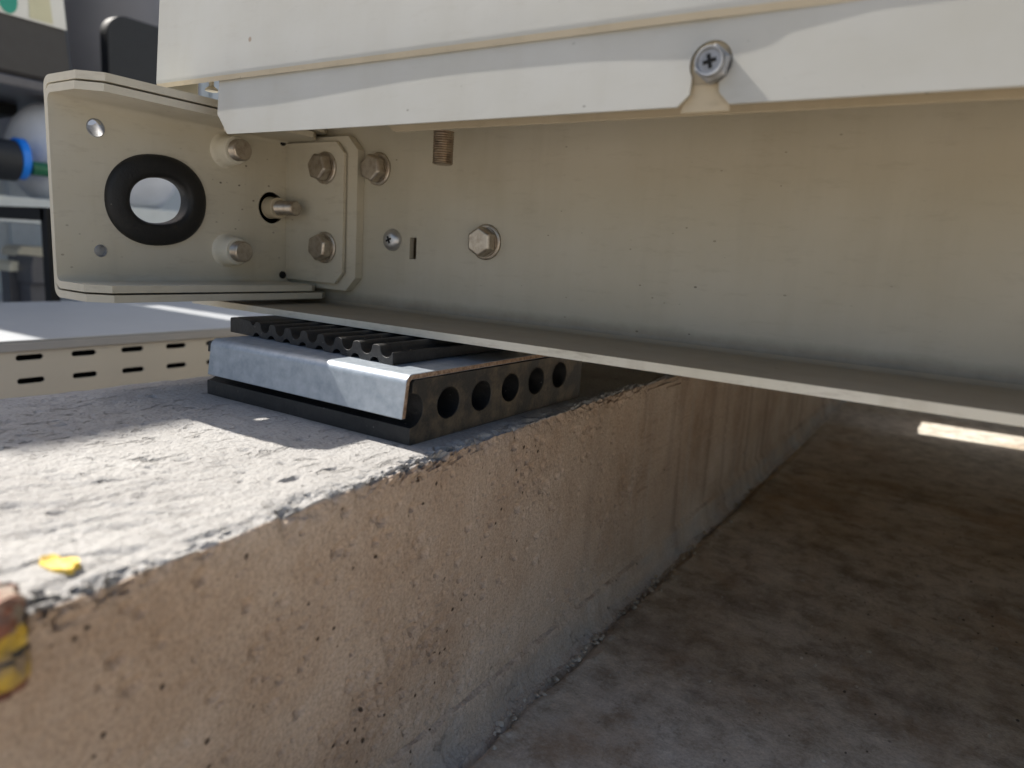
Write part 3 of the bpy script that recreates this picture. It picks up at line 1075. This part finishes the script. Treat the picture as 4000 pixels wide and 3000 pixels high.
# ---- bolts, screws and studs on the rail and tab
def make_bolt():
    bm = bmesh.new()
    af = 0.0089
    hexr = af / cos(radians(30))
    pr = []
    for d, k in ((0.0026, 1.0), (0.0090, 1.0), (0.0103, 0.86)):
        pr.append([(hexr * k * cos(radians(60 * i)), -d, hexr * k * sin(radians(60 * i))) for i in range(6)])
    loft(bm, pr)
    b = finish('bolt', bm, M_BOLT, None, bevel=0.0007, segs=2)
    bm = bmesh.new()
    lathe(bm, [(0.0120, 0.0), (0.0120, -0.0012), (0.0113, -0.0017), (0.0101, -0.0017), (0.0100, -0.0027), (0.0080, -0.0028)], 'y', (0, 0, 0), 36)
    wsh = finish('washer', bm, M_BOLT, b, smooth=40)
    return b
proto = make_bolt()
spots = [(-0.4290, 0.3884, 0.1563, 0.2), (-0.4283, 0.3884, 0.0962, 0.65), (-0.3845, 0.3999, 0.1565, 0.35), (-0.2824, 0.3999, 0.1070, 0.5)]
for i, (u, v, z, ro) in enumerate(spots):
    b = proto if i == 0 else proto.copy()
    if i:
        COL.objects.link(b)
    b.parent = None
    b.location = (u, v, z)
    b.rotation_euler = (0, ro, 0)
    set_parent(b, AC)
    if i:
        c = proto.children[0].copy()
        COL.objects.link(c)
        c.parent = b
        c.matrix_parent_inverse = Matrix.Identity(4)
proto.children[0].matrix_parent_inverse = Matrix.Identity(4)

def phillips(bm, cx, cy, cz, r, h, cross):
    """round screw head facing -y with a cross recess"""
    lathe(bm, [(r * 1.02, 0.0), (r * 1.02, -h * 0.25), (r * 0.93, -h * 0.55), (r * 0.72, -h * 0.85), (r * 0.45, -h)], 'y', (cx, cy, cz), 32)

def cross_mesh(bm, cx, cy, cz, L, wd, ang):
    for k in range(2):
        a = ang + k * pi / 2
        ux, uz = cos(a), sin(a)
        vx, vz = -uz, ux
        pts = []
        for s1, s2 in ((-1, -1), (1, -1), (1, 1), (-1, 1)):
            pts.append((cx + ux * L * s1 + vx * wd * s2, cz + uz * L * s1 + vz * wd * s2))
        prism(bm, pts, [], 'y', cy - 0.00012 * (k + 1), cy + 0.0010 + 0.0001 * k)

bm = bmesh.new()
phillips(bm, -0.3680, 0.3999, 0.1050, 0.0080, 0.0050, 0)
sc = finish('screw', bm, M_ZINC, AC, smooth=40)
bm = bmesh.new()
cross_mesh(bm, -0.3680, 0.3948, 0.1050, 0.0027, 0.0007, 0.4)
finish('cross_recess', bm, M_BLACK, sc)

# screw in the skirt notch: hex flange with a raised round cross-slotted boss
bx, by, bz = -0.0955, VS + 0.0014, 0.1760
bm = bmesh.new()
hr = 0.0071
secs = []
for d, k in ((0.0, 1.0), (0.0048, 1.0), (0.0060, 0.86)):
    secs.append([(bx + hr * k * cos(radians(60 * i + 20)), by - d, bz + hr * k * sin(radians(60 * i + 20))) for i in range(6)])
loft(bm, secs)
ps = finish('panel_screw', bm, M_DULL, AC, bevel=0.0005)
bm = bmesh.new()
lathe(bm, [(0.0057, -0.0058), (0.0057, -0.0078), (0.0053, -0.0085), (0.0047, -0.0084), (0.0045, -0.0075)], 'y', (bx, by, bz), 36)
finish('screw_boss', bm, M_DULL, ps, smooth=35)
bm = bmesh.new()
cross_mesh(bm, bx, by - 0.0076, bz, 0.0026, 0.0007, 0.25)
finish('cross_recess', bm, M_BLACK, ps)

bm = bmesh.new()
thread(bm, 'z', (-0.2800, 0.3460, 0.2000), 0.0064, 0.030, 0.0492, 0.0014, 24, sgn=-1)
finish('stud', bm, M_STUD, AC, smooth=30)

bm = bmesh.new()       # little screw seen in the gap above the bracket
lathe(bm, [(0.0016, 0.2079), (0.0016, 0.2005), (0.0042, 0.1985), (0.0042, 0.1972)], 'z', (-0.4565, 0.3105, 0.0), 16)
finish('screw', bm, M_WHITE, AC, smooth=35)

# ------------------------------------------------------------------ painted scrap and chip on the plinth
def build_block():
    bm = bmesh.new()
    def side(p, q, n):
        return [(p[0] + (q[0] - p[0]) * i / n, p[1] + (q[1] - p[1]) * i / n) for i in range(n)]
    cs = [(-0.2080, 0.018), (-0.1912, 0.018), (-0.1908, 0.0690), (-0.1935, 0.0750), (-0.2010, 0.0768), (-0.2080, 0.0750)]
    per = side(cs[0], cs[1], 5) + side(cs[1], cs[2], 22) + side(cs[2], cs[3], 4) + side(cs[3], cs[4], 4) + side(cs[4], cs[5], 4) + side(cs[5], cs[0], 12)
    secs = []
    for i in range(17):
        z = 0.0052 - 0.0245 * i / 16
        ring = []
        for u, v in per:
            q = Vector((u, v, z))
            n1 = noise.noise(q * 150) * 0.0022 + noise.noise(q * 420 + Vector((3, 1, 2))) * 0.0011
            k = 0.80 if i == 0 else 1.0
            ring.append((-0.199 + (u + 0.199) * k + n1, 0.045 + (v - 0.045) * (0.97 if i == 0 else 1) + noise.noise(q * 170 + Vector((9, 2, 4))) * 0.0022, z + noise.noise(q * 190 + Vector((1, 7, 4))) * 0.0016))
        secs.append(ring)
    loft(bm, secs)
    for f in bm.faces:
        c = f.calc_center_median()
        z = c.z + 0.0030 * noise.noise(c * 95) + 0.0016 * noise.noise(c * 260)
        f.material_index = 0 if z > -0.0035 else (1 if (-0.0090 < z or (-0.0180 < z < -0.0112)) else (2 if z > -0.0112 else 0))
    o = finish('painted_block', bm, [M_RED, M_BAND, M_CHAR])
    tag(o, 'faded red, yellow and black striped block against the near end of the plinth edge', 'block')
build_block()
def build_flake():
    bm = bmesh.new()
    def top(u, v):
        h = PLINTH.ray_cast(Vector((u, v, 0.05)), Vector((0, 0, -1)))[0]
        return h.z if h else 0.0
    n = 34
    rings = []
    for k in (1.0, 0.97, 0.72, 0.45, 0.2):
        ring = []
        for i in range(n):
            a = 2 * pi * i / n
            j = 1 + 0.30 * noise.noise(Vector((1.1 * cos(a), 1.1 * sin(a), 4.4))) + 0.10 * noise.noise(Vector((6 * cos(a), 6 * sin(a), 1.4)))
            u = -0.2170 + k * j * (0.0085 * cos(a) + 0.0008 * sin(a))
            v = 0.0935 + k * j * 0.0042 * sin(a)
            lift = 0.0 if k == 1.0 else 0.0007 + (0.0012 * max(0, cos(a - 0.4)) if k == 0.97 else 0.0005 * max(0, cos(a - 0.4)))
            ring.append(bm.verts.new((u, v, top(u, v) + lift)))
        rings.append(ring)
    for a, b in zip(rings, rings[1:]):
        for i in range(n):
            bm.faces.new((a[i], a[(i + 1) % n], b[(i + 1) % n], b[i]))
    bm.faces.new(rings[-1])
    tag(finish('paint_flake', bm, M_FLAKE), 'small bright yellow paint flake lying flat on the sunlit top of the plinth', 'paint flake')
M_FLAKE = flat('yellow_flake', (0.74, 0.50, 0.05), 0.6, var=0.3, sc=250)
worn(M_FLAKE, (0.46, 0.40, 0.26), 0.48, 0.66, 190)
build_flake()

rng = random.Random(5)
bm = bmesh.new()
def crumb(x, y, z, r):
    vs = bmesh.ops.create_icosphere(bm, subdivisions=1, radius=r)['verts']
    k = [rng.uniform(0.6, 1.25) for _ in range(3)]
    for v in vs:
        v.co = Vector((x + v.co.x * k[0] * rng.uniform(0.8, 1.2), y + v.co.y * k[1], z + v.co.z * k[2] * 0.7))
for i in range(420):
    v = rng.uniform(0.22, 0.95) if i % 3 else rng.uniform(0.38, 0.62)
    r = 0.0007 + 0.0022 * rng.random() ** 3
    crumb(-0.2060 + abs(rng.gauss(0, 0.006)), v, ZG + r * 0.4, r)
for i in range(160):
    r = 0.0005 + 0.0016 * rng.random() ** 3
    crumb(rng.uniform(-0.18, 0.1), rng.uniform(0.38, 0.8), ZG + r * 0.4, r)
tag(finish('mortar_crumbs', bm, M_FLOOR, smooth=None), kind='stuff')

# ------------------------------------------------------------------ slotted cable tray beside the plinth
def build_tray():
    T = thing('cable_tray', (-1.05, 1.0, ZG + 0.012), 'wide covered cable tray with two rows of slots in its side, beyond the plinth', 'cable tray')
    u1, zt = -0.842, -0.022
    v0, v1 = -1.2, 4.0
    holes = []
    v = -0.10
    def capsule(vc, zc, L, h):
        return arc(vc + L - h, zc, h, -90, 90, 6) + arc(vc - L + h, zc, h, 90, 270, 6)
    while v < 1.6:
        for zc in (zt - 0.0195, zt - 0.0450):
            holes.append(capsule(v, zc, 0.0136, 0.0032))
        v += 0.0560
    bm = bmesh.new()
    prism(bm, [(v0, ZG + 0.002), (v1, ZG + 0.002), (v1, zt - 0.0025), (v0, zt - 0.0025)], holes, 'x', u1 - 0.002, u1)
    finish('side_plate', bm, M_TRAYS, T)
    bm = bmesh.new()
    box(bm, -1.26, u1 + 0.003, v0, v1, zt - 0.002, zt)
    box(bm, u1 + 0.0005, u1 + 0.003, v0, v1, zt - 0.012, zt - 0.0022)
    finish('lid', bm, M_TRAY, T, bevel=0.0008)
    bm = bmesh.new()
    box(bm, u1 - 0.05, u1 - 0.02, v0, v1, ZG + 0.02, zt - 0.01)
    finish('cable_bundle', bm, M_BLACK, T)
    bm = bmesh.new()
    prism(bm, [(v0, ZG + 0.002), (v1, ZG + 0.002), (v1, zt - 0.0025), (v0, zt - 0.0025)], [], 'x', -1.26, -1.258)
    finish('side_plate', bm, M_TRAYS, T)
build_tray()

# ------------------------------------------------------------------ machines in the left background
RT = [[RW[i][j] for j in range(3)] for i in range(3)]
def at(x, y, u):
    """world point on the plane U = u seen in the 4000 x 3000 photograph at x, y"""
    d = [RW[i][0] * (x - 2000) + RW[i][1] * (y - 1500) + RW[i][2] * 2735.23 for i in range(3)]
    t = u / d[0]
    return Vector((u, d[1] * t, d[2] * t + 0.0997))

UM = -1.90
K = thing('black_machine', (-2.3, 0.6, 0.36), 'tall black machine housing with a white label on its side, at the top left', 'machine')
bm = bmesh.new()
p1, p2 = at(239, 0, UM), at(299, 262, UM)
prism(bm, [(0.315, 0.43), (0.60, 0.43), (0.60, 1.20), (0.315, 1.20)], [], 'x', -2.6, UM)
prism(bm, [(0.65, 0.43), (p2.y, 0.43), (p1.y - 0.04, 1.20), (0.65, 1.20)], [], 'x', -2.6, UM)  # gap before this box shaped to let a sun strip onto the tray
prism(bm, [(-1.99, -0.02), (UM + 0.04, 0.07), (UM + 0.04, 0.84), (-1.99, 0.84)], [], 'z', 1.201, 1.60)  # unseen overhanging top, shaped to shade the left of the plinth
finish('housing', bm, M_CHAR, K, bevel=0.012)
bm = bmesh.new()
box(bm, -2.6, UM + 0.02, 0.0, p2.y + 0.02, 0.405, 0.428)
finish('base_ledge', bm, M_GREYD, K, bevel=0.004)
bm = bmesh.new()
box(bm, -2.55, UM - 0.25, 0.05, p2.y - 0.03, 0.375, 0.404)
finish('skid', bm, M_BLACK, K)
lb = [at(-260, -60, UM), at(225, -60, UM), at(256, 120, UM), at(0, 62, UM), at(-300, -4, UM)]
bm = bmesh.new()
zb = lb[2].z
prism(bm, [(0.62, zb), (lb[2].y, zb), (lb[1].y, lb[1].z + 0.1), (0.62, lb[1].z + 0.1)], [], 'x', UM + 0.002, UM + 0.006)
lab = finish('label_plate', bm, M_WHITE, K)
g = at(25, 10, UM)
bm = bmesh.new()
prism(bm, ell(g.y, g.z + 0.005, 0.019, 0.028, 28), [], 'x', UM + 0.0065, UM + 0.008)
finish('green_mark', bm, M_GREEN, lab)
a, b_ = at(110, 70, UM), at(205, 10, UM)
bm = bmesh.new()
prism(bm, [(a.y, a.z), (b_.y - 0.005, a.z), (b_.y - 0.012, b_.z + 0.03), (a.y, b_.z + 0.03)], [], 'x', UM + 0.0065, UM + 0.008)
finish('yellow_print', bm, M_YLAB, lab)

# grey vertical tank and dark rounded box right of it
bm = bmesh.new()
c = at(440, 150, -2.6)
lathe(bm, [(0.30, 0.30), (0.33, 0.36), (0.335, 0.9), (0.335, 1.75), (0.2, 1.85)], 'z', (-2.75, c.y + 0.03, 0), 48)
tk = finish('storage_tank', bm, M_TANKD, smooth=40)
tag(tk, 'dark grey upright cylindrical tank behind the black machine', 'tank')
bm = bmesh.new()
box(bm, 0, 0.09, 0, 0.09, 0.0, 0.3)
bm.free()
a, b_ = at(415, 40, -2.05), at(640, 300, -2.05)
bm = bmesh.new()
zlow, zhigh = 0.36, a.z
r_ = 0.055
prism(bm, [(a.y, zlow), (b_.y, zlow), (b_.y, zhigh)] + arc(a.y + r_, zhigh - r_, r_, 90, 180, 8), [], 'x', -2.09, -2.05)
bx_ = finish('control_box', bm, M_NAVY, bevel=0.003)
tag(bx_, 'blue-black box with a rounded corner in front of the grey tank', 'box')

# frame beam carrying the machines
FR = thing('equipment_frame', (-2.0, 1.0, ZG + 0.012), 'grey steel equipment frame with a long horizontal beam on a thin black post', 'frame')
bt, bb = at(100, 770, UM), at(100, 872, UM)
bm = bmesh.new()
box(bm, -2.02, UM, -0.4, 2.4, bb.z, bt.z)
finish('beam', bm, M_BEAM, FR, bevel=0.004)
bm = bmesh.new()
box(bm, -2.55, -2.44, -0.4, 2.4, bb.z, bt.z)
finish('beam', bm, M_BEAM, FR, bevel=0.004)
for v in (0.1, 0.55, 1.05, 1.5, 2.1):
    bm = bmesh.new()
    box(bm, -2.4395, -2.0205, v, v + 0.08, bb.z, bt.z - 0.004)
    finish('cross_member', bm, M_GREYD, FR)
for x, u in ((203, -1.45),):
    q = at(x, 1100, u)
    bm = bmesh.new()
    box(bm, u - 0.012, u + 0.012, q.y - 0.008, q.y + 0.008, ZG + 0.012, bb.z + 0.03)
    box(bm, u - 0.03, u + 0.03, q.y - 0.03, q.y + 0.03, ZG + 0.012, ZG + 0.016)
    box(bm, -1.9, u, q.y - 0.008, q.y + 0.008, bb.z + 0.006, bb.z + 0.03)
    finish('post', bm, M_BLACK, FR)
for v in (-0.3, 2.2):
    bm = bmesh.new()
    box(bm, -2.0, -1.92, v, v + 0.08, ZG + 0.012, bb.z - 0.001)
    finish('leg', bm, M_BEAM, FR)

# pressure tank with black fitting and blue ring
PT = thing('pressure_vessel', (-2.05, 0.9, bt.z), 'rounded grey-blue vessel with a black end fitting and bright blue ring, on the frame beam', 'vessel')
c = at(222, 555, -2.02)
R_ = 0.125
prof = []
bm = bmesh.new()
cz = 0.276
for i in range(0, 13):
    a_ = pi * 0.5 * i / 12
    prof.append((R_ * sin(a_) + 0.001, -0.10 - R_ * 0.75 * cos(a_)))
prof += [(R_, 0.10), (R_ * 0.9, 0.16), (R_ * 0.6, 0.2)]
lathe(bm, prof, 'y', (-2.0, at(34, 545, -2.0).y + 0.194, cz), 48)
ve = finish('shell', bm, M_TANK, PT, smooth=60)
bm = bmesh.new()
box(bm, -2.15, -1.95, c.y + 0.02, c.y + 0.06, bt.z + 0.0005, bt.z + 0.05)
box(bm, -2.15, -1.95, c.y + 0.14, c.y + 0.18, bt.z + 0.0005, bt.z + 0.05)
finish('saddle', bm, M_GREYD, PT)
f1, f2 = at(15, 600, -1.86), at(78, 562, -1.86)
bm = bmesh.new()
lathe(bm, [(0.040, -0.09), (0.046, -0.085), (0.046, 0.03), (0.040, 0.034)], 'y', (-1.90, f1.y + 0.005, f1.z - 0.01), 28)
finish('end_fitting', bm, M_NAVY, PT, smooth=40)
bm = bmesh.new()
lathe(bm, [(0.040, 0.0), (0.047, 0.002), (0.047, 0.018), (0.040, 0.020)], 'y', (-1.90, f1.y + 0.036, f1.z - 0.004), 28)
finish('ring', bm, M_BLUE, PT, smooth=40)
bm = bmesh.new()
lathe(bm, [(0.016, 0.0), (0.016, 0.05), (0.012, 0.055)], 'y', (-1.89, f1.y + 0.066, f1.z - 0.022), 20)
finish('valve', bm, M_DGREEN, PT, smooth=40)

# pale valve clutter on the floor under the frame
def clutter(name, x0, x1, y0, y1, u, dep, mat, label, cat, lip=0.2):
    a, b = at(x0, y1, u), at(x1, y0, u)
    zf = ZG + 0.0125
    bm = bmesh.new()
    z0, z1 = a.z, b.z
    h = z1 - z0
    prism(bm, [(a.y, z0), (b.y, z0), (b.y, z0 + h * 0.7), (b.y - 0.2 * (b.y - a.y), z1), (a.y + 0.15 * (b.y - a.y), z1), (a.y, z0 + h * 0.6)], [], 'x', u - dep, u)
    o = finish(name, bm, mat, bevel=0.004)
    if z0 > zf + 0.002:
        bm = bmesh.new()
        box(bm, u - dep * 0.8, u - dep * 0.2, a.y + 0.1 * (b.y - a.y), b.y - 0.1 * (b.y - a.y), zf, z0 - 0.0005)
        finish('foot', bm, M_GREYD, o)
    tag(o, label, cat)
clutter('junction_box', 70, 195, 965, 1002, -2.15, 0.10, M_PALE, 'pale box on a dark foot under the frame beam, nearest the black post', 'box')
clutter('pipe_clamp', 38, 118, 1022, 1062, -2.05, 0.08, M_PALE, 'lower small cream block on a dark foot under the frame beam', 'block')
clutter('pump_base', 125, 195, 1004, 1110, -1.98, 0.10, M_GREYD, 'dark grey block standing behind the black post', 'block')

bm = bmesh.new()
box(bm, -3.7, -3.25, -2.5, 6.0, ZG + 0.0125, 1.85)
for k in range(9):
    box(bm, -3.2499, -3.235, -2.3 + k * 0.9, -2.24 + k * 0.9, ZG + 0.02, 1.84)
tag(finish('backdrop_wall', bm, M_BEAM), 'pale grey wall added far behind the black machine to block the sunlit yard', 'wall')  # added backdrop that keeps the sunlit yard out of view

# row of units behind, seen only where it stops the sun on the floor
NB = thing('air_conditioner', (0.6, 2.1, 0.05), 'cream outdoor unit standing in the next row behind the first one', 'air conditioner')
bm = bmesh.new()
box(bm, -0.43, 1.6, 1.640, 2.5, 0.17, 1.7)
finish('cabinet', bm, M_PANEL, NB, bevel=0.004)
bm = bmesh.new()
box(bm, -0.43, 1.6, 1.69, 1.76, 0.0477, 0.169)
box(bm, -0.43, 1.6, 2.3, 2.37, 0.0477, 0.169)
finish('base_rail', bm, M_RAIL, NB)
